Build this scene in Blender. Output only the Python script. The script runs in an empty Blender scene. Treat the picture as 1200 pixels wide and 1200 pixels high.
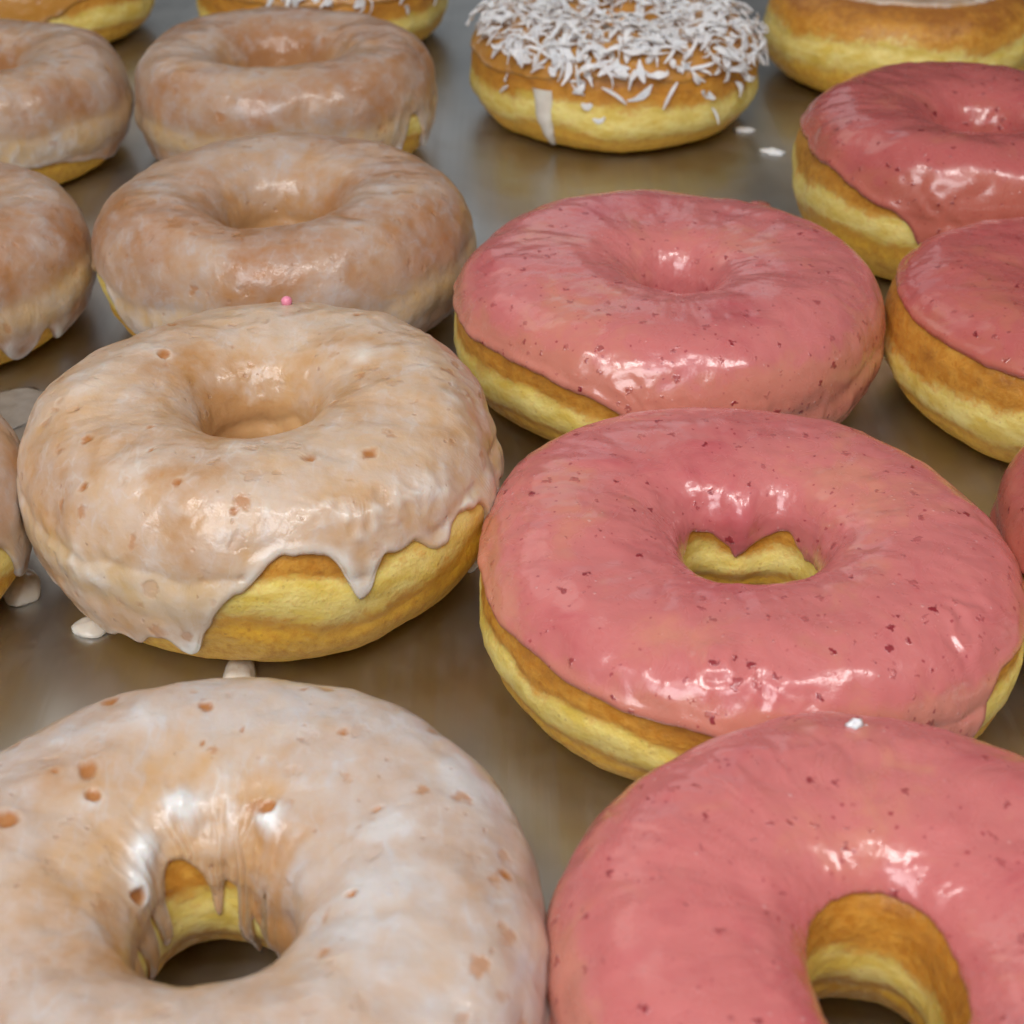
import bpy, math, random
import numpy as np
from mathutils import Vector, Matrix

sc = bpy.context.scene
R = math.radians
CM = 0.01

# ------------------------------------------------------------ camera
cd = bpy.data.cameras.new('camera'); cam = bpy.data.objects.new('camera', cd)
sc.collection.objects.link(cam); sc.camera = cam
cam.location = (0, 0, 18.13*CM)
cam.rotation_euler = (R(90-33.885), 0, 0)
cd.lens = 52.38; cd.sensor_width = 36; cd.clip_start = 0.005; cd.clip_end = 50
cd.dof.use_dof = True; cd.dof.focus_distance = 0.285; cd.dof.aperture_fstop = 30

# ------------------------------------------------------------ room light
w = bpy.data.worlds.new('World'); sc.world = w; w.use_nodes = True
nt = w.node_tree; bg = nt.nodes['Background']
tc = nt.nodes.new('ShaderNodeTexCoord'); sx = nt.nodes.new('ShaderNodeSeparateXYZ')
rp = nt.nodes.new('ShaderNodeValToRGB')
nt.links.new(tc.outputs['Generated'], sx.inputs[0]); nt.links.new(sx.outputs[2], rp.inputs[0])
e = rp.color_ramp.elements
e[0].position = 0.0; e[0].color = (0.02, 0.017, 0.014, 1)
e[1].position = 0.95; e[1].color = (0.29, 0.29, 0.29, 1)
for p, c in ((0.30, (0.045, 0.045, 0.044, 1)), (0.6, (0.125, 0.123, 0.118, 1))):
    n = e.new(p); n.color = c
nt.links.new(rp.outputs[0], bg.inputs[0]); bg.inputs[1].default_value = 1.0

def area(name, loc, target, sx_, sy_, power, col):
    l = bpy.data.lights.new(name, 'AREA'); l.shape = 'RECTANGLE'; l.size = sx_; l.size_y = sy_
    l.energy = power; l.color = col
    o = bpy.data.objects.new(name, l); sc.collection.objects.link(o)
    o.location = loc
    o.rotation_euler = (Vector(target)-Vector(loc)).to_track_quat('-Z', 'Y').to_euler()
    return o
T0 = (0.0, 0.28, 0.0)
area('ceiling_lamp', (-0.34, -0.10, 0.86), T0, 0.20, 0.10, 1.95, (1.0, 0.97, 0.94))
area('ceiling_lamp', (0.055, -0.12, 0.88), T0, 0.23, 0.10, 2.1, (1.0, 0.97, 0.94))
area('ceiling_lamp', (0.44, -0.07, 0.86), T0, 0.20, 0.10, 1.95, (1.0, 0.97, 0.94))
area('shop_window_light', (-0.25, -0.40, 0.64), (0,.2,0), 0.55, 0.34, 5.2, (0.96, 0.97, 1.0))
area('ceiling_panel', (-1.0, 1.75, 1.75), T0, 1.1, 0.8, 3.2, (1.0, 0.94, 0.84))
area('far_window_light', (-0.15, 2.3, 0.95), (0, .4, 0), 0.9, 0.5, 1.1, (0.84, 0.92, 1.0))

sc.view_settings.view_transform = 'Standard'; sc.view_settings.look = 'None'
sc.view_settings.exposure = -0.17; sc.view_settings.gamma = 1
sc.render.engine = 'CYCLES'
sc.cycles.use_denoising = True
sc.cycles.max_bounces = 8

# ------------------------------------------------------------ noise
_rng = np.random.RandomState(5)
_perm = np.concatenate([_rng.permutation(256)]*3)
_g = _rng.normal(size=(256, 3)); _g /= np.linalg.norm(_g, axis=1)[:, None]
def pn(p):
    """gradient noise, p (...,3) -> about -1..1"""
    i = np.floor(p).astype(int); f = p-i; i = i & 255
    u = f*f*f*(f*(f*6-15)+10)
    out = 0
    for dx in (0, 1):
        for dy in (0, 1):
            for dz in (0, 1):
                h = _perm[_perm[_perm[i[..., 0]+dx]+i[..., 1]+dy]+i[..., 2]+dz]
                g = _g[h]
                d = (g[..., 0]*(f[..., 0]-dx)+g[..., 1]*(f[..., 1]-dy)+g[..., 2]*(f[..., 2]-dz))
                wx = u[..., 0] if dx else 1-u[..., 0]
                wy = u[..., 1] if dy else 1-u[..., 1]
                wz = u[..., 2] if dz else 1-u[..., 2]
                out = out+d*wx*wy*wz
    return out*1.6
def sstep(a, b, x):
    t = np.clip((x-a)/(b-a), 0, 1); return t*t*(3-2*t)
def angd(a, b):
    return (a-b+180) % 360-180

# ------------------------------------------------------------ materials
class NB:
    def __init__(s, name):
        s.m = bpy.data.materials.new(name); s.m.use_nodes = True
        s.t = s.m.node_tree; s.b = s.t.nodes['Principled BSDF']
        s.pos = s.n('ShaderNodeNewGeometry').outputs['Position']
    def n(s, kind, **kw):
        x = s.t.nodes.new(kind)
        for k, v in kw.items(): setattr(x, k, v)
        return x
    def l(s, a, b): s.t.links.new(a, b)
    def val(s, x, sock):
        if isinstance(x, (int, float)): sock.default_value = x
        elif isinstance(x, tuple): sock.default_value = x if len(x) == 4 or len(sock.default_value) == 3 else (*x, 1)
        else: s.l(x, sock)
    def noise(s, scale, detail=3, rough=0.5, dist=0, vec=None, stretch=None):
        x = s.n('ShaderNodeTexNoise'); x.inputs['Scale'].default_value = scale
        x.inputs['Detail'].default_value = detail; x.inputs['Roughness'].default_value = rough
        x.inputs['Distortion'].default_value = dist
        v = vec or s.pos
        if stretch:
            mp = s.n('ShaderNodeMapping'); mp.inputs['Scale'].default_value = stretch; s.l(v, mp.inputs[0]); v = mp.outputs[0]
        s.l(v, x.inputs['Vector']); return x.outputs['Fac']
    def math(s, op, a, b=0.0, c=None, clamp=False):
        x = s.n('ShaderNodeMath', operation=op, use_clamp=clamp)
        s.val(a, x.inputs[0]); s.val(b, x.inputs[1])
        if c is not None: s.val(c, x.inputs[2])
        return x.outputs[0]
    def map(s, v, a, b, c=0.0, d=1.0, smooth=True):
        x = s.n('ShaderNodeMapRange'); x.interpolation_type = 'SMOOTHSTEP' if smooth else 'LINEAR'
        s.val(v, x.inputs[0]); 
        for i, q in enumerate((a, b, c, d)): s.val(q, x.inputs[i+1])
        return x.outputs[0]
    def mix(s, f, a, b, mode='MIX'):
        x = s.n('ShaderNodeMix', data_type='RGBA', blend_type=mode)
        s.val(f, x.inputs[0]); s.val(a, x.inputs[6]); s.val(b, x.inputs[7]); return x.outputs[2]
    def attr(s, name):
        return s.n('ShaderNodeAttribute', attribute_name=name).outputs['Fac']
    def bump(s, h, strength, dist, prev=None):
        x = s.n('ShaderNodeBump'); x.inputs['Strength'].default_value = strength
        x.inputs['Distance'].default_value = dist; s.l(h, x.inputs['Height'])
        if prev: s.l(prev, x.inputs['Normal'])
        return x.outputs[0]
    def spots(s, scale, rmin, rmax, keep, warp=0.0):
        """scattered irregular specks: 1 inside a speck"""
        v = s.pos
        if warp:
            nn = s.n('ShaderNodeTexNoise'); nn.inputs['Scale'].default_value = scale*2.6
            nn.inputs['Detail'].default_value = 2
            s.l(s.pos, nn.inputs['Vector'])
            vm = s.n('ShaderNodeVectorMath', operation='MULTIPLY_ADD')
            s.l(nn.outputs['Color'], vm.inputs[0]); vm.inputs[1].default_value = (warp/scale,)*3; s.l(s.pos, vm.inputs[2])
            v = vm.outputs[0]
        vo = s.n('ShaderNodeTexVoronoi'); vo.inputs['Scale'].default_value = scale; s.l(v, vo.inputs['Vector'])
        sp = s.n('ShaderNodeSeparateColor'); s.l(vo.outputs['Color'], sp.inputs[0])
        rad = s.map(sp.outputs[1], 0.0, 1.0, rmin, rmax, False)
        inside = s.math('SUBTRACT', rad, vo.outputs['Distance'])
        a = s.map(inside, -.02, max(rmin*0.95, .11))
        k = s.math('LESS_THAN', sp.outputs[0], keep)
        return s.math('MULTIPLY', a, k), sp.outputs[2]
def setp(b, **kw):
    names = dict(rough='Roughness', sss='Subsurface Weight', rad='Subsurface Radius', sscale='Subsurface Scale', coat='Coat Weight',
                 crough='Coat Roughness', metal='Metallic', spec='Specular IOR Level', ior='IOR')
    for k, v in kw.items(): b.inputs[names[k]].default_value = v

def dough_material():
    s = NB('fried dough')
    bake = s.attr('bake'); under = s.attr('under')
    n1 = s.noise(140, 4, .6, .3, stretch=(1, 1, 2.2)); n2 = s.noise(480, 4, .65); n3 = s.noise(1500, 3, .6)
    b = s.math('ADD', bake, s.math('MULTIPLY', s.math('SUBTRACT', n2, .5), .8))
    b = s.math('ADD', b, s.math('MULTIPLY', s.math('SUBTRACT', n1, .5), .9))
    pale = s.mix(s.map(n1, .3, .7), (0.74, 0.53, 0.10), (0.90, 0.75, 0.27))
    gold = s.mix(s.map(n2, .3, .7), (0.54, 0.22, 0.028), (0.70, 0.35, 0.055))
    deep = (0.36, 0.13, 0.02)
    c = s.mix(s.map(b, .12, .62), pale, gold)
    c = s.mix(s.map(b, .8, 1.35), c, deep)
    und = s.mix(s.map(n2, .35, .75), (0.76, 0.46, 0.05), (0.58, 0.27, 0.028))
    c = s.mix(s.math('MULTIPLY', under, .8), c, und)
    sp, _ = s.spots(900, .12, .34, .35, .5)
    c = s.mix(s.math('MULTIPLY', sp, .28), c, (0.34, 0.15, 0.03))
    s.l(c, s.b.inputs['Base Color'])
    s.val(s.map(n2, .3, .7, .30, .55), s.b.inputs['Roughness'])
    setp(s.b, sss=.35, rad=(1.0, .55, .2), sscale=.003, spec=.4)
    nb = s.bump(n3, .25, .0005); nb = s.bump(n2, .34, .0010, nb)
    nb = s.bump(s.noise(220, 2, .5), .22, .0015, nb)
    s.l(nb, s.b.inputs['Normal']); return s.m

def sugar_material(name, white=0.5, warm=0.0, grey=0):
    s = NB(name)
    th = s.attr('thick')
    n0 = s.noise(38, 3, .5, .2); n1 = s.noise(130, 3, .55, .25); n2 = s.noise(420, 3, .55, .2); fine = s.noise(1500, 2, .5)
    n3 = s.noise(210, 2, .5, .3, stretch=(1.0, .45, 1.0))
    f = s.math('ADD', s.math('MULTIPLY', s.math('SUBTRACT', n1, .5), .75), s.math('MULTIPLY', s.math('SUBTRACT', n0, .5), .85))
    f = s.math('ADD', f, s.math('MULTIPLY', s.math('SUBTRACT', n2, .5), .45))
    f = s.math('ADD', f, s.math('MULTIPLY', s.math('SUBTRACT', n3, .5), .7))
    # fine white crackle lines where the sugar has set
    ck = s.map(s.math('ABSOLUTE', s.math('SUBTRACT', s.noise(170, 3, .55, .3, stretch=(1.0, .5, 1.0)), .5)), 0, .045, 1, 0)
    f = s.math('ADD', f, s.math('MULTIPLY', ck, s.map(n1, .45, .6, 0, .18)))
    f = s.math('SUBTRACT', f, s.math('MULTIPLY', s.attr('thin'), .6))
    f = s.math('ADD', f, s.math('ADD', s.math('MULTIPLY', th, .95), white), clamp=True)
    brown = s.mix(s.attr('bake'), (0.64, 0.43, 0.20), s.mix(s.map(n0, .35, .65), (0.48, 0.25, 0.10) if not (grey and white < .5) else (0.42, 0.195, 0.08), (0.60, 0.36, 0.165) if not (grey and white < .5) else (0.52, 0.285, 0.125)))  # low-white grey variant: browns lowered to show the weaker light at the back
    if warm: brown = (0.55, 0.26, 0.05)
    wh = s.mix(th, (0.63, 0.545, 0.495), (0.84, 0.80, 0.72)) if not grey else s.mix(th, (0.56, 0.50, 0.475) if white > .5 else (0.50, 0.44, 0.42), (0.74, 0.72, 0.70))
    c = s.mix(s.map(f, .0, 1.0, 0, 1, False), brown, wh)
    # opened bubbles where the browned dough shows through
    sp, rv = s.spots(170, .20, .36, .6, .6)
    keepthin = s.map(th, .5, .9, 1, 0)
    sp = s.math('MULTIPLY', sp, keepthin)
    c = s.mix(s.math('MULTIPLY', sp, s.map(rv, 0, 1, .1, .7)), c, (0.46, 0.20, 0.07))
    c = s.mix(s.attr('spot'), c, (0.44, 0.175, 0.05))
    s2, rv2 = s.spots(330, .08, .20, .34, .3)
    c = s.mix(s.math('MULTIPLY', s2, .5), c, (0.42, 0.24, 0.16))
    s.l(c, s.b.inputs['Base Color'])
    s.val(s.map(n1, .35, .7, .28, .42), s.b.inputs['Roughness'])
    setp(s.b, sss=.45, rad=(1.0, .6, .35), sscale=.0035, coat=.28, crough=.16, spec=.45)
    h = s.math('SUBTRACT', 1.0, s.math('MULTIPLY', sp, .5)); h = s.math('SUBTRACT', h, s.math('MULTIPLY', s2, .4))
    nb = s.bump(h, .6, .0005); nb = s.bump(s.noise(110, 2, .5, .4), .28, .0016, nb); nb = s.bump(n2, .22, .0009, nb); nb = s.bump(fine, .06, .0004, nb)
    s.l(nb, s.b.inputs['Normal']); s.l(nb, s.b.inputs['Coat Normal']); return s.m

def pink_material(name='pink fruit icing', deep=None):
    s = NB(name)
    th = s.attr('thick')
    n0 = s.noise(35, 3, .5, .5); n1 = s.noise(110, 4, .6, 1.0); n2 = s.noise(420, 4, .6); fine = s.noise(1500, 2, .5)
    f = s.math('ADD', s.math('MULTIPLY', s.math('SUBTRACT', n0, .5), 1.8), s.math('MULTIPLY', s.math('SUBTRACT', n1, .5), 1.2))
    f = s.math('ADD', f, s.math('ADD', s.math('MULTIPLY', s.math('SUBTRACT', n2, .5), .3), .62))
    f = s.math('SUBTRACT', f, s.math('MULTIPLY', s.attr('side'), .75))
    c = s.mix(s.map(f, .05, .6), (0.61, 0.225, 0.165), (0.59, 0.176, 0.168))
    c = s.mix(s.map(f, .6, 1.3), c, (0.53, 0.112, 0.125))
    c = s.mix(s.math('MULTIPLY', s.map(th, .3, 1.0), .5), c, (0.56, 0.135, 0.15))
    sp, rv = s.spots(310, .12, .31, .5, .85)
    c = s.mix(s.math('MULTIPLY', sp, s.map(rv, 0, 1, .35, 1.0)), c, (0.27, 0.018, 0.028))
    s2, rv2 = s.spots(620, .10, .27, .5, .6)
    c = s.mix(s.math('MULTIPLY', s2, s.map(rv2, 0, 1, .2, .8)), c, (0.34, 0.035, 0.05))
    s3, rv3 = s.spots(500, .08, .2, .25, .2)
    c = s.mix(s.math('MULTIPLY', s3, .35), c, (0.82, 0.55, 0.52))
    s4, _ = s.spots(62, .03, .12, .25, .4)
    c = s.mix(s.math('MULTIPLY', s4, .22), c, (0.54, 0.20, 0.10))
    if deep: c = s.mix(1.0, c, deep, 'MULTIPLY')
    s.l(c, s.b.inputs['Base Color'])
    s.val(s.map(n1, .35, .7, .22, .33), s.b.inputs['Roughness'])
    setp(s.b, sss=.4, rad=(1.0, .4, .3), sscale=.003, coat=.45, crough=.13, spec=.5)
    nb = s.bump(s.math('ADD', sp, s.math('MULTIPLY', s3, .6)), .35, .0004)
    nb = s.bump(s.noise(95, 2, .5, .4), .22, .0014, nb); nb = s.bump(n2, .10, .0008, nb); nb = s.bump(fine, .05, .0004, nb)
    s.l(nb, s.b.inputs['Normal']); s.l(nb, s.b.inputs['Coat Normal']); return s.m

def simple_material(name, col, col2, rough, sss, scale=400, coat=0.0):
    s = NB(name); n = s.noise(scale, 3, .6)
    s.l(s.mix(s.map(n, .3, .7), col, col2), s.b.inputs['Base Color'])
    setp(s.b, rough=rough, sss=sss, rad=(1, .8, .6), sscale=.002, coat=coat)
    s.l(s.bump(n, .4, .0006), s.b.inputs['Normal']); return s.m

def tray_material():
    s = NB('brushed steel')
    br = s.noise(900, 3, .6, stretch=(1, .02, 1)); br2 = s.noise(160, 3, .6, stretch=(1, .03, 1))
    sm = s.noise(14, 4, .6, .8); sm2 = s.noise(60, 4, .65, .5)
    c = s.mix(s.map(sm, .3, .7), (0.52, 0.52, 0.51), (0.60, 0.60, 0.59))
    c = s.mix(s.math('MULTIPLY', s.map(br2, .4, .7), .25), c, (0.46, 0.455, 0.45))
    s.l(c, s.b.inputs['Base Color'])
    r = s.math('ADD', s.map(sm, .3, .7, .32, .42), s.map(sm2, .4, .7, 0, .05)); r = s.math('ADD', r, s.map(br2, .3, .7, -.03, .04))
    s.l(r, s.b.inputs['Roughness']); setp(s.b, metal=1.0)
    nb = s.bump(br, .10, .0003); nb = s.bump(s.noise(9, 2, .5), .35, .003, nb)
    s.l(nb, s.b.inputs['Normal']); return s.m

M_DOUGH = dough_material()
M_SUGAR = sugar_material('white sugar glaze', .33)
M_SUGAR_DIMMED = sugar_material('sugar glaze darkened for back rows', .30, 0, 1)
M_SUGAR_W = sugar_material('thick white sugar glaze', .72, 0, 1)
M_SUGAR_T = sugar_material('thin clear sugar glaze', -.2, 1)
M_PINK = pink_material()
M_PINK_DIMMED = pink_material('pink icing darkened for dim light', (0.84, 0.66, 0.64))  # same icing, colour multiplied down where less lamp light reaches
M_PUDDLE = simple_material('glaze film darkened for shade', (0.26, 0.225, 0.19), (0.32, 0.28, 0.24), .35, .2, 250, .2)  # albedo lowered so the puddle looks unlit between the doughnuts
M_COCO = simple_material('dried coconut', (0.90, 0.89, 0.88), (0.86, 0.82, 0.80), .5, .5)
M_DROP = simple_material('set glaze drop', (0.78, 0.73, 0.64), (0.70, 0.64, 0.56), .25, .5, 250, .4)
M_STEEL = tray_material()
M_COUNTER = simple_material('dark counter top', (0.06, 0.05, 0.045), (0.09, 0.08, 0.07), .5, 0, 60)

# ------------------------------------------------------------ helpers
def link(o, parent=None):
    sc.collection.objects.link(o)
    if parent: o.parent = parent
    return o
def tag(o, label=None, cat=None, group=None, kind=None):
    if label: o['label'] = label
    if cat: o['category'] = cat
    if group: o['group'] = group
    if kind: o['kind'] = kind
    return o
def grid_mesh(name, P, attrs, mat, wrap_v):
    """P (nt,nv,3) in cm; closed in t, in v if wrap_v"""
    ntt, nv = P.shape[:2]
    i = np.arange(ntt)[:, None]; j = np.arange(nv if wrap_v else nv-1)[None, :]
    i2 = (i+1) % ntt; j2 = (j+1) % nv
    q = np.stack([i*nv+j, i2*nv+j, i2*nv+j2, i*nv+j2], -1).reshape(-1, 4)
    me = bpy.data.meshes.new(name)
    me.vertices.add(ntt*nv); me.vertices.foreach_set('co', (P*CM).astype(np.float32).ravel())
    me.loops.add(q.size); me.loops.foreach_set('vertex_index', q.astype(np.int32).ravel())
    me.polygons.add(len(q)); me.polygons.foreach_set('loop_start', np.arange(0, q.size, 4, dtype=np.int32))
    me.polygons.foreach_set('loop_total', np.full(len(q), 4, dtype=np.int32))
    me.polygons.foreach_set('use_smooth', np.ones(len(q), dtype=bool))
    me.update(calc_edges=True)
    for k, v in attrs.items():
        a = me.attributes.new(k, 'FLOAT', 'POINT'); a.data.foreach_set('value', v.astype(np.float32).ravel())
    me.materials.append(mat); me.validate()
    return me

# ------------------------------------------------------------ structure
def build_tray():
    x0, x1, y0, y1 = -42, 42, -22, 98
    prof = [(0, 0), (0.35, 0.12), (0.8, 0.7), (1.5, 2.3), (1.75, 2.55), (2.2, 2.6), (2.5, 2.35), (2.45, 2.1)]
    rad0 = 2.0
    v = []; f = []
    def ring(off, z):
        out = []
        for cx, cy, a0 in ((x1-rad0, y1-rad0, 0), (x0+rad0, y1-rad0, 90), (x0+rad0, y0+rad0, 180), (x1-rad0, y0+rad0, 270)):
            for k in range(9):
                a = R(a0+k*11.25); out.append(((cx+(rad0+off)*math.cos(a))*CM, (cy+(rad0+off)*math.sin(a))*CM, z*CM))
        return out
    for off, z in prof: v += ring(off, z)
    n = 36
    f.append(list(range(n)))
    for r_ in range(len(prof)-1):
        for k in range(n):
            k2 = (k+1) % n
            f.append([r_*n+k, (r_+1)*n+k, (r_+1)*n+k2, r_*n+k2])
    me = bpy.data.meshes.new('display_tray'); me.from_pydata(v, [], f)
    for p in me.polygons[1:]: p.use_smooth = True
    me.materials.append(M_STEEL); me.update()
    o = link(bpy.data.objects.new('display_tray', me))
    m = o.modifiers.new('t', 'SOLIDIFY'); m.thickness = 0.0008; m.offset = -1
    tag(o, 'brushed grey steel tray under all the doughnuts', 'tray')
build_tray()
me = bpy.data.meshes.new('counter')
z0, z1 = -0.045, -0.003
v = [(x, y, z) for z in (z0, z1) for x, y in ((-.9, -.5), (.9, -.5), (.9, 1.4), (-.9, 1.4))]
me.from_pydata(v, [], [(3, 2, 1, 0), (4, 5, 6, 7), (0, 1, 5, 4), (1, 2, 6, 5), (2, 3, 7, 6), (3, 0, 4, 7)])
me.materials.append(M_COUNTER); tag(link(bpy.data.objects.new('counter', me)), kind='structure')

# ------------------------------------------------------------ doughnut
class Ring:
    """the dough surface of one ring doughnut, cm, local to its base"""
    def __init__(s, rad, h, rin, seed, harm=(), inn=(), nexp=2.35, lump=.10, band=.46, bandw=.135, tilt=(0, 0), innexp=2.8, innz=3.8, hole=(0, 0), NT=288, NP=144, shift=(0, 0)):
        s.h = h; s.NT, s.NP = NT, NP; s.seed = seed; s.band = band
        rs = np.random.RandomState(seed)
        th = np.arange(NT)/NT*2*np.pi; ph = -np.pi/2+np.arange(NP)/NP*2*np.pi
        T, P = np.meshgrid(th, ph, indexing='ij')
        deg = np.degrees(T)
        ro = np.ones_like(T); 
        for k in (2, 3, 4): ro += rs.uniform(-.016, .016)*np.cos(k*T+rs.uniform(0, 6.3))
        for k, a, p0 in harm: ro += a*np.cos(k*(T-R(p0)))
        ro *= rad
        ri = np.full_like(T, rin)
        for k in (2, 3): ri *= 1+rs.uniform(-.05, .05)*np.cos(k*T+rs.uniform(0, 6.3))
        for c, wd, a in inn: ri += a*np.exp(-(angd(deg, c)/wd)**2)
        a = (ro-ri)/2; rc = (ro+ri)/2; b = h/2
        c_, s_ = np.cos(P), np.sin(P)
        # outer side blunt, inner side a rounder funnel
        nn = np.where(c_ > 0, nexp+.15, innexp)
        nnz = np.where(c_ > 0, nexp*1.10, innz)
        C = np.sign(c_)*np.abs(c_)**(2/nn)
        nz = np.where(s_ > 0, nnz, 3.0)
        S = np.sign(s_)*np.abs(s_)**(2/nz)
        r = rc+a*C
        z = b+b*S
        low = np.clip(-S, 0, 1)
        r = r-np.where(c_ > 0, .30*low**2, -.12*low**2)
        wi = np.clip((1-C)/2, 0, 1)
        X = r*np.cos(T)+hole[0]*wi; Y = r*np.sin(T)+hole[1]*wi
        Pp = np.stack([X, Y, z], -1)
        off = np.array([seed*7.31, seed*3.17, seed*1.77])
        N = s.normals(Pp)
        d = lump*pn(Pp*.38+off)+lump*.50*pn(Pp*.95+off+9)+.020*pn(Pp*2.6+off)+.008*pn(Pp*8+off)
        zf = z/h+.085*pn(Pp*.45+off+31)+.03*pn(Pp*1.5+off)
        side = np.clip(np.where(c_ > 0, 1, .8)*np.abs(c_)*1.6, 0, 1)
        d += side*(-.045*np.exp(-((zf-band-.115)/.028)**2)+.05*np.exp(-((zf-band)/.10)**2)-.035*np.exp(-((zf-band+.14)/.035)**2))
        flat = sstep(0.0, .35, z)
        Pp = Pp+N*(d*(.25+.75*flat))[..., None]
        Pp[..., 2] = np.maximum(Pp[..., 2], .012+.0*z)
        if tilt != (0, 0):
            m = np.array(Matrix.Rotation(R(tilt[0]), 3, 'X') @ Matrix.Rotation(R(tilt[1]), 3, 'Y'))
            Pp = Pp @ m.T; Pp[..., 2] -= Pp[..., 2].min()-.01
        s.P = Pp; s.N = s.normals(Pp); s.zf = zf; s.T = T; s.Ph = P
        # browned top and base, pale line round the side where it floated
        pn_ = np.exp(-np.abs((zf-band-.01)/bandw)**2.6)
        pn_ = pn_*np.clip(np.abs(c_)*3, 0, 1)
        s.bake = 1-pn_+.18*pn(Pp*.8+off+3)+.25*sstep(.75, 1, zf)
        s.under = sstep(band-.02, band-.18, zf)
        seg = np.linalg.norm(np.roll(Pp, -1, 1)-Pp, axis=-1)
        s.A = np.concatenate([np.zeros((NT, 1)), np.cumsum(seg, 1)[:, :-1]], 1)
    @staticmethod
    def normals(P):
        du = np.roll(P, -1, 0)-np.roll(P, 1, 0); dv = np.roll(P, -1, 1)-np.roll(P, 1, 1)
        n = np.cross(du, dv); n /= np.linalg.norm(n, axis=-1)[..., None]+1e-12
        return n
    def sample(s, F, t, p):
        """bilinear sample of grid field F at theta t, phi p (radians)"""
        x = (t/(2*np.pi)*s.NT) % s.NT; y = ((p+np.pi/2)/(2*np.pi)*s.NP) % s.NP
        i = np.floor(x).astype(int) % s.NT; j = np.floor(y).astype(int) % s.NP; fx = x-np.floor(x); fy = y-np.floor(y)
        i2 = (i+1) % s.NT; j2 = (j+1) % s.NP
        if F.ndim == 3: fx = fx[..., None]; fy = fy[..., None]
        return (F[i, j]*(1-fx)+F[i2, j]*fx)*(1-fy)+(F[i, j2]*(1-fx)+F[i2, j2]*fx)*fy
    def dough(s): return grid_mesh('dough', s.P, dict(bake=s.bake, under=s.under), M_DOUGH, True)

def periodic(knots, x):
    k = sorted(knots); xs = np.array([a for a, _ in k], float); ys = np.array([b for _, b in k], float)
    xs = np.concatenate([xs-360, xs, xs+360]); ys = np.concatenate([ys]*3)
    i = np.clip(np.searchsorted(xs, x, 'right')-1, 0, len(xs)-2)
    t = (x-xs[i])/(xs[i+1]-xs[i]); t = t*t*(3-2*t)
    return ys[i]*(1-t)+ys[i+1]*t

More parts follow.
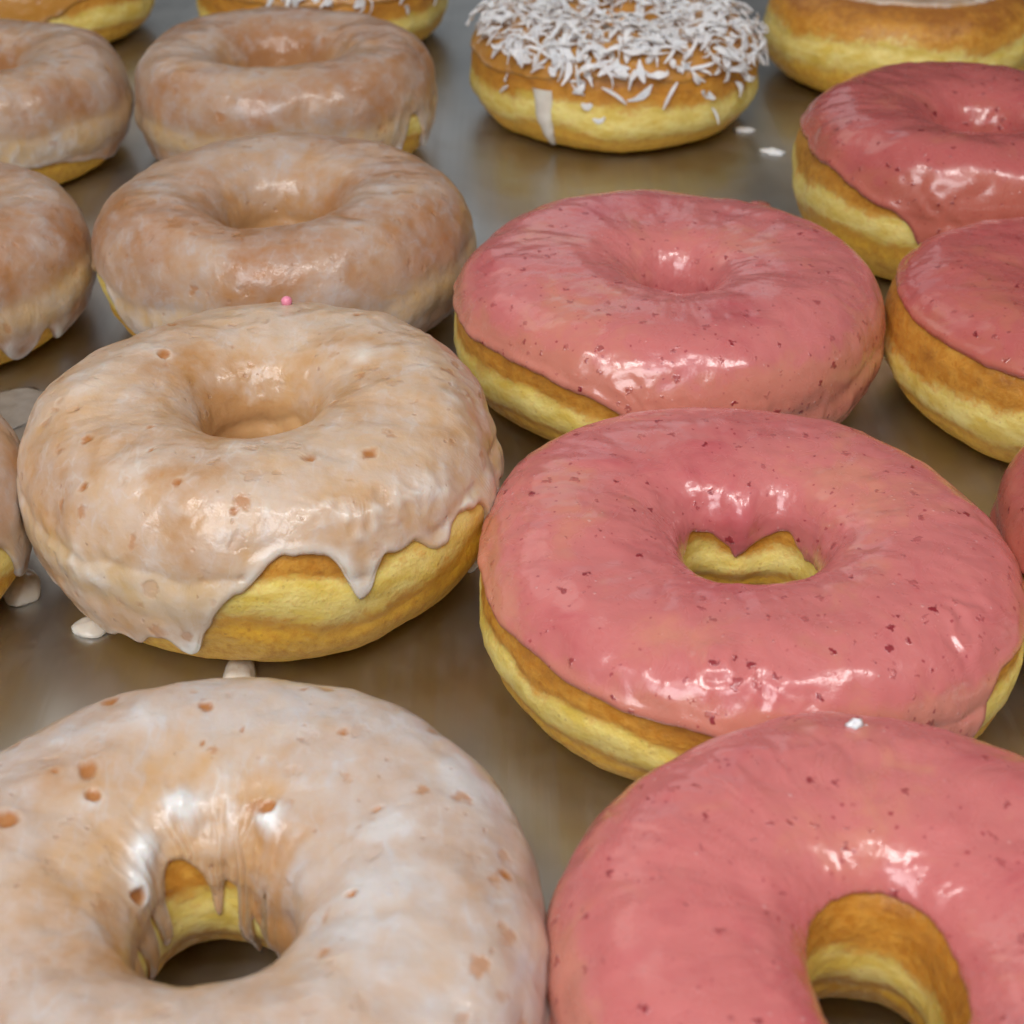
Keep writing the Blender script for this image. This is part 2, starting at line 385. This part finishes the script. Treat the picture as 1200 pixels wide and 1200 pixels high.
def glaze_mesh(rg, outer, inner, drips=(), idrips=(), thick=.07, rough=.5, wrinkle=(), lumps=(), mat=None, NT=480, NV=110, rag=3.0, spots=()):
    th = np.arange(NT)/NT*2*np.pi; deg = np.degrees(th)
    deg = np.where(deg > 180, deg-360, deg)
    seed = rg.seed
    circ = np.stack([np.cos(th)*3+seed*5, np.sin(th)*3+seed, np.full_like(th, seed*.7)], -1)
    po = periodic(outer, deg)+rag*(pn(circ)+.6*pn(circ*3.1)+.3*pn(circ*8))
    pi_ = periodic(inner, deg)+rag*(pn(circ+40)+.5*pn(circ*2.3+40))
    thd = np.zeros(NT)
    for c, wd, dep in drips:
        g = np.exp(-np.abs(angd(deg, c)/wd)**2.6); po -= dep*g; thd += .04*g*min(1, dep/25)
    for c, wd, dep in idrips:
        pi_ += dep*np.exp(-np.abs(angd(deg, c)/wd)**2.4)
    po = np.radians(np.clip(po, -88, 90)); pi_ = np.radians(np.clip(pi_, 100, 262))
    u = np.linspace(0, 1, NV); g = u+.0; g = (1-np.cos(np.pi*u))/2*.6+u*.4; g[1] *= .6; g[-2] = 1-(1-g[-2])*.6
    PH = po[:, None]+(pi_-po)[:, None]*g[None]
    TH = np.repeat(th[:, None], NV, 1); DG = np.repeat(deg[:, None], NV, 1)
    P = rg.sample(rg.P, TH, PH); N = rg.sample(rg.N, TH, PH); N /= np.linalg.norm(N, axis=-1)[..., None]
    A = rg.sample(rg.A, TH, PH)
    def edge(which):
        best = np.full((NT, NV), 9.)
        rr = np.linalg.norm(P[:, which, :2], axis=-1); b = P[:, which]
        for k in range(-26, 27):
            bb = np.roll(b, k, 0); best = np.minimum(best, np.linalg.norm(P-bb[:, None], axis=-1))
        return best
    so = edge(0); si = edge(NV-1)
    off = np.array([seed*2.3, seed*4.1, seed*.9])
    def lip(s_, w_): 
        x = np.clip(s_/w_, 0, 1); return np.sqrt(np.clip(1-(1-x)**2, 0, 1))
    body = thick*(1+.55*rough*pn(P*.7+off)+.35*rough*pn(P*1.9+off))
    # the set edge is a fat bead
    bead = .032*np.exp(-((so-.13)/.11)**2)*(1+.8*pn(P*1.3+off+5))
    t = (body+bead+thd[:, None]*np.exp(-so/.45))
    wr = 0
    for c, wd, s0, sw, amp in wrinkle:
        m = np.exp(-(angd(DG, c)/wd)**2)*np.exp(-((so-s0)/sw)**2)
        Q = np.stack([np.cos(TH)*9, np.sin(TH)*9, so*1.2], -1)+off
        rdg = 1-np.abs(pn(Q+.5*pn(P*2+off)[..., None]))*2.4
        wr = wr+m*amp*(rdg+.6*pn(P*4.5+off))
    for c, phd, wd, amp in lumps:
        d = np.sqrt((angd(DG, c)/wd)**2+((np.degrees(PH)-phd)/(wd*1.1))**2)
        wr = wr+amp*np.exp(-d**2)
    t = np.maximum(t+wr, .02)*lip(so, .10)*lip(si, .12)-.02*(1-lip(so, .05)*lip(si, .05))
    spot = np.zeros((NT, NV))
    for c, phd, rr in spots:
        cc = rg.sample(rg.P, np.array(R(c)), np.array(R(phd)))
        d = np.linalg.norm(P-cc, axis=-1)*(1+.4*pn(P*6+off))
        spot = np.maximum(spot, 1-sstep(rr*.55, rr*1.2, d))
        t = t+.009*np.exp(-((d-rr*1.2)/.05)**2)
    t = t*(1-.45*spot)
    G = P+N*t[..., None]
    G[..., 2] = np.maximum(G[..., 2], .004)
    tk = np.clip((t-thick*1.15)/.10, 0, 1)+.35*np.exp(-so/.25)*(thd[:, None] > .02)
    side = 1-sstep(.25, .85, N[..., 2])
    side = side*(np.cos(PH) > 0)
    return grid_mesh('glaze', G, dict(spot=spot, thick=np.clip(tk, 0, 1), side=side, thin=np.exp(-(np.maximum(si-1.0, 0)/.9)**2)*(np.cos(PH) < .2), bake=np.where(np.cos(PH) < 0, 1, np.clip(rg.sample(rg.bake, TH, PH), 0, 1))), mat, False)  # bake forced to 1 inside the hole: occlusion shade tinted into the lining

DONUTS = {}
def doughnut(key, name, x, y, ring, glaze, label, cat='doughnut', group=None):
    o = bpy.data.objects.new(name, None); o.empty_display_size = .02; link(o)
    o.location = (x*CM, y*CM, 0)
    tag(o, label, cat, group)
    rg = Ring(**ring); link(bpy.data.objects.new('dough', rg.dough()), o)
    if glaze: link(bpy.data.objects.new('glaze', glaze_mesh(rg, **glaze)), o)
    DONUTS[key] = (o, rg)
    return o, rg
LO = dict(NT=200, NP=110); LG = dict(NT=320, NV=72)
GG = 'white glazed ring doughnuts in rows on the left'; GP = 'pink iced ring doughnuts in rows on the right'

# -- white glazed, front to back
doughnut('G7', 'glazed_doughnut', -4.08, 13.63,
    dict(rad=4.60, h=3.36, rin=1.12, hole=(.12, -.32), innexp=2.2, seed=7, inn=((120, 40, .10), (60, 30, -.05)), lump=.10),
    dict(outer=[(-90, -10), (0, -15), (60, 5), (120, 5), (180, -10)],
         inner=[(180, 178), (145, 170), (124, 160), (100, 174), (60, 180), (30, 215), (0, 205), (-90, 190)],
         idrips=((50, 7, 50), (78, 4, 34), (100, 5, 9), (140, 7, 18), (160, 8, 20)), thick=.085, rough=.9, mat=M_SUGAR_W,
         lumps=((112, 132, 7, .15), (138, 146, 8, .13), (66, 134, 7, .12), (152, 158, 8, .12), (20, 150, 9, .06), (100, 148, 8, -.05), (95, 118, 10, .05), (150, 110, 9, .05), (70, 150, 8, -.05)),
         wrinkle=((100, 50, 3.9, .7, .035),), NV=150,
         spots=((99, 83, .10), (135, 95, .15), (140, 108, .12), (142, 88, .07), (162, 88, .17), (68, 130, .12), (59, 85, .08), (2, 52, .10), (160, 160, .12), (120, 60, .16), (76, 62, .06), (30, 100, .05), (-5, 120, .07), (100, 100, .04), (88, 92, .04))),
    'nearest white glazed doughnut, bottom left corner, tan spots around an open hole', group=GG)
doughnut('G5', 'glazed_doughnut', -4.94, 25.49,
    dict(rad=4.70, h=4.0, rin=1.02, innz=3.3, hole=(-.05, -.15), seed=5, lump=.12, band=.56),
    dict(outer=[(180, -12), (-165, -14), (-148, -22), (-132, -24), (-118, -17), (-107, -13), (-97, -6), (-88, 8), (-78, 24), (-70, 24), (-64, 18), (-50, 20), (-35, 16), (-18, 8), (0, 0), (90, 0)],
         inner=[(0, 195), (90, 195), (180, 195)],
         drips=((-101, 3.4, 18), (-62, 4.0, 19), (-42, 5, 10), (-52, 3, 5), (-18, 4, 46), (-128, 8, 10), (-115, 3, 8)), thick=.07, rough=.9, mat=M_SUGAR,
         wrinkle=((-125, 20, 1.6, .4, .045), (-55, 24, .75, .3, .05), (25, 40, 1.6, .6, .03)),
         lumps=((150, 95, 10, .06), (30, 100, 9, .06)), rag=3.5, NV=140,
         spots=((-136, 98, .05), (-64, 88, .13), (-46, 78, .14), (-145, 75, .12), (-121, 88, .06), (-88, 55, .09), (-130, 50, .10), (-104, 70, .07), (150, 100, .14), (130, 80, .10), (60, 78, .10))),
    'white glazed doughnut with glaze dripping down its pale yellow front side', group=GG)
doughnut('G3', 'glazed_doughnut', -6.03, 36.87,
    dict(rad=4.85, h=3.64, rin=1.5, innz=2.9, hole=(-.05, -.5), seed=3, lump=.09),
    dict(outer=[(180, -5), (-150, 5), (-130, -18), (-100, -25), (-60, -35), (-30, -40), (0, -30), (90, -10)],
         inner=[(0, 200), (180, 200)], drips=((-72, 5, 20), (-38, 6, 20)), thick=.07, rough=.8, mat=M_SUGAR_DIMMED,
         wrinkle=((-60, 25, .9, .5, .05), (-125, 20, .7, .4, .03)), **LG),
    'white glazed doughnut directly behind the dripping one, with a wide round hole', group=GG)
doughnut('G2', 'glazed_doughnut', -7.56, 49.30,
    dict(rad=4.98, h=3.70, rin=1.65, innz=2.9, hole=(-.1, -.5), seed=12, lump=.10, **LO),
    dict(outer=[(180, -30), (-90, -35), (-50, -28), (-30, 5), (-10, -5), (90, -10)],
         inner=[(0, 195), (180, 195)], drips=((-20, 6, 28), (-42, 5, 16)), thick=.075, rough=1.0, mat=M_SUGAR_DIMMED,
         wrinkle=((90, 60, 1.5, .8, .03), (-40, 30, .6, .4, .04)), **LG),
    'white glazed doughnut at the back, chalky streaks round its hole, bare pale right side', group=GG)
doughnut('G1', 'glazed_doughnut', -17.56, 48.21,
    dict(rad=4.82, h=3.67, rin=1.5, innz=2.9, hole=(0, -.5), seed=21, lump=.10, **LO),
    dict(outer=[(180, -20), (-90, -20), (-70, -10), (-45, -15), (0, -40), (90, -10)],
         inner=[(0, 195), (180, 195)], thick=.07, rough=1.0, mat=M_SUGAR_DIMMED, wrinkle=((-60, 30, .6, .4, .05), (40, 40, 1.2, .5, .04)), **LG),
    'white glazed doughnut cut by the left edge, farthest back there, part of its hole showing', group=GG)
doughnut('G4', 'glazed_doughnut', -15.86, 36.03,
    dict(rad=4.68, h=3.35, rin=1.3, innz=2.9, hole=(0, -.4), seed=16, lump=.09, **LO),
    dict(outer=[(180, -10), (-90, -12), (-60, -10), (-45, -5), (-20, -15), (0, -30), (90, -10)],
         inner=[(0, 195), (180, 195)], drips=((-38, 7, 32), (-18, 7, 25), (-70, 6, 6)), thick=.07, rough=.8, mat=M_SUGAR_DIMMED, wrinkle=((-60, 30, .6, .4, .04),), **LG),
    'white glazed doughnut in the middle of the left edge with an amber underside', group=GG)
doughnut('G6', 'glazed_doughnut', -14.22, 23.75,
    dict(rad=4.70, h=3.64, rin=1.0, seed=26, lump=.09, **LO),
    dict(outer=[(180, -10), (-60, 15), (-30, 15), (0, 0), (90, -10)],
         inner=[(0, 195), (180, 195)], drips=((-2, 6, 25),), thick=.07, rough=.8, mat=M_SUGAR_DIMMED, **LG),
    'glazed doughnut showing only a thin curved strip at the left edge, beside the dripping one', group=GG)

# -- pink iced, front to back
doughnut('P5', 'pink_doughnut', 4.94, 12.93,
    dict(rad=4.38, h=3.46, rin=.84, hole=(-.3, -.3), seed=35, inn=((-90, 50, .95),), lump=.07),
    dict(outer=[(180, -12), (-150, 0), (-90, 0), (0, -10), (90, -15)],
         inner=[(0, 155), (90, 152), (180, 158), (-90, 150)], thick=.085, rough=.6, mat=M_PINK,
         lumps=((128, 92, 9, .05), (55, 105, 8, .05), (150, 115, 9, .05)), wrinkle=((110, 60, 2.6, .5, .02),), rag=2),
    'nearest pink iced doughnut, bottom right corner, deep open hole, white crumb on its rim', group=GP)
doughnut('P4', 'pink_doughnut', 4.22, 22.24,
    dict(rad=4.95, h=3.05, rin=1.33, hole=(.12, -.12), innz=3.5, seed=34, inn=((92, 26, -.36), (60, 16, .06), (125, 16, .06)), lump=.07, band=.48),
    dict(outer=[(180, 14), (-170, 18), (-140, 24), (-110, 20), (-80, -5), (-66, -18), (-50, -2), (-40, 20), (-15, 16), (5, -5), (90, -10)],
         inner=[(0, 176), (30, 178), (50, 170), (90, 166), (132, 168), (150, 176), (180, 176), (-90, 180)],
         idrips=((91, 25, 13),),
         lumps=((91, 162, 18, .09), (91, 140, 17, .06), (120, 120, 8, .03)), thick=.08, rough=.6, mat=M_PINK,
         wrinkle=((-100, 12, 1.0, .4, .045), (-80, 25, .7, .5, .018), (-45, 20, .9, .6, .028), (130, 25, .5, .5, .03)), rag=2),
    'widest pink iced doughnut, in the middle, with a heart shaped hole', group=GP)
doughnut('P2', 'pink_doughnut', 3.73, 32.80,
    dict(rad=5.17, h=3.5, rin=.90, innexp=3.2, innz=3.4, hole=(.12, -.42), seed=32, lump=.08, band=.42),
    dict(outer=[(180, 12), (-160, 14), (-135, 16), (-115, 12), (-90, -8), (-60, -25), (-30, -35), (0, -25), (90, -15)],
         inner=[(0, 195), (180, 195)], thick=.08, rough=.6, mat=M_PINK,
         wrinkle=((-70, 18, .9, .4, .028), (-45, 22, 1.0, .4, .022), (-95, 14, .6, .3, .04), (140, 25, .5, .4, .015)), rag=2.0),
    'pink iced doughnut with a small dark hole, behind the heart holed one', group=GP)
doughnut('P1', 'pink_doughnut', 13.19, 41.58,
    dict(rad=5.0, h=4.2, rin=1.15, innz=3.2, hole=(.1, -.45), seed=31, lump=.10, band=.50, **LO),
    dict(outer=[(180, 25), (-160, 22), (-130, 12), (-110, -5), (-90, -18), (-60, -25), (0, -20), (90, 5)],
         inner=[(0, 195), (180, 195)], thick=.08, rough=.8, mat=M_PINK_DIMMED,
         wrinkle=((-100, 30, .9, .35, .06), (170, 25, .6, .5, .025)), rag=3, **LG),
    'tallest pink iced doughnut, farthest back, cut by the right edge', group=GP)
doughnut('P3', 'pink_doughnut', 13.64, 31.77,
    dict(rad=4.65, h=3.4, rin=.95, seed=33, lump=.08, band=.42, **LO),
    dict(outer=[(180, 30), (-150, 28), (-120, 26), (-90, 20), (0, 0), (90, 20)],
         inner=[(0, 195), (180, 195)], thick=.08, rough=.8, mat=M_PINK_DIMMED, wrinkle=((165, 30, .5, .5, .02),), rag=2, **LG),
    'pink iced doughnut at the right edge in front of the tallest, broad golden side', group=GP)
doughnut('P6', 'pink_doughnut', 13.72, 22.40,
    dict(rad=4.66, h=3.6, rin=.95, seed=36, lump=.08, **LO),
    dict(outer=[(180, -5), (-165, 12), (-90, 22), (0, 0), (90, 0)],
         inner=[(0, 195), (180, 195)], thick=.08, rough=.6, mat=M_PINK_DIMMED, rag=3, **LG),
    'pink iced doughnut showing only a narrow slice at the right edge beside the widest one', group=GP)

# -- back row
doughnut('D3', 'coconut_doughnut', 3.62, 52.71,
    dict(rad=5.05, h=3.62, rin=1.2, seed=43, lump=.10, band=.40, bandw=.17, **LO),
    dict(outer=[(0, 20), (-60, 22), (-105, 30), (-130, 18), (180, 15), (90, 10)], inner=[(0, 190), (180, 190)], thick=.06, rough=.8, mat=M_SUGAR_T, **LG),
    'golden doughnut at the top centre heaped with white coconut shreds', group='coconut covered doughnuts in the back row')
doughnut('D2', 'coconut_doughnut', -7.64, 62.26,
    dict(rad=5.05, h=3.62, rin=1.2, seed=42, lump=.10, band=.40, **LO),
    dict(outer=[(0, 15), (-90, 20), (180, 15), (90, 10)], inner=[(0, 190), (180, 190)], thick=.06, rough=.8, mat=M_SUGAR_T, **LG),
    'coconut sprinkled doughnut at the top edge, partly hidden behind the rearmost white glazed one', group='coconut covered doughnuts in the back row')
doughnut('D1', 'plain_doughnut', -19.68, 62.91,
    dict(rad=4.80, h=3.60, rin=1.1, seed=41, lump=.10, band=.40, **LO),
    dict(outer=[(0, 20), (-40, 15), (-70, 0), (-90, -5), (180, 0), (90, 10)], inner=[(0, 190), (180, 190)], thick=.06, rough=.8, mat=M_SUGAR_T, **LG),
    'amber brown unfilled doughnut in the top left corner')
doughnut('D4', 'plain_doughnut', 14.69, 57.19,
    dict(rad=4.95, h=3.60, rin=1.1, seed=44, lump=.08, band=.50, bandw=.24, **LO),
    dict(outer=[(0, 76), (-90, 78), (180, 74), (90, 60)], inner=[(0, 190), (180, 190)], thick=.06, rough=.8, mat=M_SUGAR, **LG),
    'golden yellow doughnut in the top right corner, thin grey white glaze on top only')

# ------------------------------------------------------------ coconut shreds
rnd = random.Random(3)
def shred_mesh(k):
    rr = random.Random(k); L = rr.uniform(.3, 1.0); wd = rr.choice((rr.uniform(.08, .15), rr.uniform(.16, .26), rr.uniform(.22, .38))); tk = rr.uniform(.025, .045)
    bend = rr.uniform(-.5, .6)*L; tw = rr.uniform(-1.6, 1.6); side = rr.uniform(-.35, .35)*L
    v = []; f = []; n = 5
    for i in range(n):
        u = i/(n-1)-.5; ww = wd*(1-.7*abs(2*u)**2)*rr.uniform(.7, 1.25); a = tw*u
        cx, cy, cz = u*L, side*(4*u*u), bend*(.25-u*u)*2
        for sy, sz in ((-1, -1), (1, -1), (1, 1), (-1, 1)):
            yy, zz = sy*ww/2, sz*tk/2
            v.append(((cx)*CM, (cy+yy*math.cos(a)-zz*math.sin(a))*CM, (cz+yy*math.sin(a)+zz*math.cos(a))*CM))
    for i in range(n-1):
        for q in range(4):
            q2 = (q+1) % 4; f.append((i*4+q, i*4+q2, i*4+4+q2, i*4+4+q))
    f += [(3, 2, 1, 0), tuple(range((n-1)*4, n*4))]
    me = bpy.data.meshes.new('coconut_shred'); me.from_pydata(v, [], f); me.materials.append(M_COCO); me.update(); return me
SHREDS = [shred_mesh(k) for k in range(24)]
def scatter(key, n, spec):
    o, rg = DONUTS[key]
    for k in range(n):
        th, ph, lift = spec(k)
        t = np.array(R(th)); p = np.array(R(ph))
        P = Vector(rg.sample(rg.P, t, p)); N = Vector(rg.sample(rg.N, t, p)).normalized()
        a = Vector((rnd.gauss(0, 1), rnd.gauss(0, 1), rnd.gauss(0, 1))); a = (a-N*a.dot(N)).normalized()
        x = (a+N*rnd.uniform(-.15, .55)).normalized(); z = (N-x*N.dot(x)).normalized(); y = z.cross(x)
        m = Matrix((x, y, z)).transposed().to_4x4(); m.translation = (P+N*(.07+lift))*CM
        c = link(bpy.data.objects.new('coconut_shred', SHREDS[rnd.randrange(24)]), o); c.matrix_local = m
def spec_main(k):
    if k < 280:
        th = rnd.uniform(-180, 0) if rnd.random() < .88 else rnd.uniform(0, 180)
        lo = 38 if not (-125 < th < -75) else 30
        if th > -60: lo = 18
        ph = min(150, lo+abs(rnd.gauss(0, 38))); lift = rnd.uniform(0, .35)
    else:
        th = rnd.uniform(-150, -30); ph = rnd.uniform(-5, 30); lift = 0
    return th, ph, lift
scatter('D3', 300, spec_main)
def heap(key, n, spec):
    o, rg = DONUTS[key]; v = []; f = []
    for k in range(n):
        th, ph, lift = spec(k); t = np.array(R(th)); p = np.array(R(ph))
        P = Vector(rg.sample(rg.P, t, p)); N = Vector(rg.sample(rg.N, t, p)).normalized()
        a = Vector((rnd.gauss(0, 1), rnd.gauss(0, 1), rnd.gauss(0, 1))); a = (a-N*a.dot(N)).normalized()
        x = (a+N*rnd.uniform(-.1, .6)).normalized(); z = (N-x*N.dot(x)).normalized(); y = z.cross(x)
        m = Matrix((x, y, z)).transposed().to_4x4(); m.translation = (P+N*(.07+lift))*CM
        me = SHREDS[rnd.randrange(24)]; b = len(v)
        v += [tuple(m @ q.co) for q in me.vertices]; f += [tuple(b+i for i in q.vertices) for q in me.polygons]
    me = bpy.data.meshes.new('coconut_heap'); me.from_pydata(v, [], f); me.materials.append(M_COCO); me.update()
    tag(link(bpy.data.objects.new('coconut_heap', me), o), kind='stuff')
heap('D3', 620, lambda k: (rnd.uniform(-180, 180), min(150, max(36, rnd.gauss(88, 28))), rnd.uniform(0, .40)))
scatter('D2', 150, lambda k: (rnd.uniform(-110, 10), rnd.uniform(-5, 60) if rnd.random() < .3 else rnd.uniform(20, 100), rnd.uniform(0, .25)))
scatter('D1', 6, lambda k: (rnd.uniform(-130, -70), rnd.uniform(25, 55), .05))

# the white glaze run frozen on the side of the coconut doughnut
o, rg = DONUTS['D3']
vs = []
for i in range(15):
    u = i/14; ph = 12-72*u; wd_ = .33*(1-u)**.6*(1-.5*u)+.05; row = []
    for j in range(9):
        a = (j/8-.5)*2; th_ = R(-122+2.0*math.sin(u*3)+a*math.degrees(wd_/5.0))
        P_ = rg.sample(rg.P, np.array(th_), np.array(R(ph))); N_ = rg.sample(rg.N, np.array(th_), np.array(R(ph)))
        row.append(P_+N_*(.17*math.sqrt(max(0, 1-a*a))*math.sin(math.pi*min(1, .12+u*.95))**.5-.01))
    vs.append(row)
V_ = np.array(vs)
me = bpy.data.meshes.new('glaze_drip')
me.from_pydata([tuple(q*CM) for q in V_.reshape(-1, 3)], [], [(i*9+j, i*9+j+1, i*9+10+j, i*9+9+j) for i in range(14) for j in range(8)])
for q in me.polygons: q.use_smooth = True
me.materials.append(M_DROP); link(bpy.data.objects.new('glaze_drip', me), o)['label'] = 'white pointed drip of glaze'

# ------------------------------------------------------------ crumbs and drops on the tray
def blob(name, x, y, z, sx_, sy_, sz_, rot, seed, mat, label, cat, jag=.25, flat=True, nu=28, nv=14):
    u = np.arange(nu)/nu*2*np.pi; v = np.linspace(-np.pi/2, np.pi/2, nv)
    U, V = np.meshgrid(u, v, indexing='ij')
    d = np.stack([np.cos(V)*np.cos(U), np.cos(V)*np.sin(U), np.sin(V)], -1)
    r = 1+jag*pn(d*1.4+seed*3.3)+jag*.5*pn(d*3.3+seed)
    P = d*r[..., None]*np.array([sx_, sy_, sz_])/2
    if flat: P[..., 2] = np.maximum(P[..., 2], -sz_*.18); P[..., 2] -= P[..., 2].min()
    else: P[..., 2] += sz_/2
    me = grid_mesh(name, P, dict(thick=np.ones_like(U)), mat, False)
    o = link(bpy.data.objects.new(name, me)); o.location = (x*CM, y*CM, z*CM); o.rotation_euler.z = R(rot)
    tag(o, label, cat); return o
f_, p_, H_ = 1746.05, R(33.8846), 18.1318
def at(u, v, z=0.0):
    c, s = math.cos(p_), math.sin(p_)
    d = ((u-600)/f_, c+(600-v)/f_*s, -s+(600-v)/f_*c); t = (z-H_)/d[2]
    return d[0]*t, d[1]*t
x, y = at(280, 797); blob('glaze_drop', x, y, 0.002, .62, 1.25, .35, 4, 1, M_DROP, 'white glaze drop on the tray between the dripping doughnut and the nearest', 'glaze drop', .12)
x, y = at(108, 738); blob('glaze_drop', x, y, 0.002, .75, .6, .3, 0, 2, M_DROP, 'small white glaze drop at the lower left foot of the dripping doughnut', 'glaze drop', .15)
x, y = at(28, 694); blob('glaze_drop', x, y, 0.002, .75, 1.1, .55, 10, 11, M_DROP, 'pale glaze lump standing on the tray by the left edge doughnut strip', 'glaze drop', .14)
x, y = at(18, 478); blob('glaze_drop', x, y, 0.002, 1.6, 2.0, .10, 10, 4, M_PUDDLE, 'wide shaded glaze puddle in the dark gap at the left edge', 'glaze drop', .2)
x, y = at(872, 153); blob('coconut_crumb', x, y, 0.002, .75, .5, .16, 20, 5, M_COCO, 'coconut crumb on the tray nearer to the coconut heaped doughnut', 'crumb', .5, nu=14, nv=8)
x, y = at(906, 179); blob('coconut_crumb', x, y, 0.002, .75, .55, .16, -10, 6, M_COCO, 'coconut crumb on the tray nearer to the tallest pink doughnut', 'crumb', .5, nu=14, nv=8)
x, y = at(888, 246); blob('icing_crumb', x, y, 0.002, .8, .9, .3, 0, 7, M_PINK, 'red pink scrap of icing on the tray just behind a pink doughnut', 'crumb', .4, nu=18, nv=10)

def on_donut(key, th, ph, lift=0.0):
    o, rg = DONUTS[key]; P = rg.sample(rg.P, np.array(R(th)), np.array(R(ph)))
    return P[0]+o.location.x/CM, P[1]+o.location.y/CM, P[2]+lift
M_BALL = simple_material('pink sugar ball', (0.80, 0.25, 0.36), (0.85, 0.32, 0.42), .3, .3)
M_WHITE = simple_material('white sugar crystal', (0.85, 0.84, 0.84), (0.75, 0.75, 0.78), .25, .3, 900, .5)
x, y, z = on_donut('G5', 88, 73, .03); blob('sugar_ball', x, y, z, .24, .24, .24, 0, 8, M_BALL, 'tiny bright pink sugar ball on the far rim of the dripping white doughnut', 'sprinkle', .06, False, 18, 12)
x, y, z = on_donut('P5', 88, 68, .04); blob('sugar_crumb', x, y, z, .24, .2, .17, 0, 9, M_WHITE, 'larger white sugar crumb on the far rim of the nearest pink doughnut', 'crumb', .7, False, 12, 8)
x, y, z = on_donut('P5', 85, 68, .05); blob('sugar_crumb', x, y, z, .07, .06, .06, 0, 10, M_WHITE, 'speck of white sugar just right of the larger sugar crumb on pink icing', 'crumb', .4, False, 10, 6)
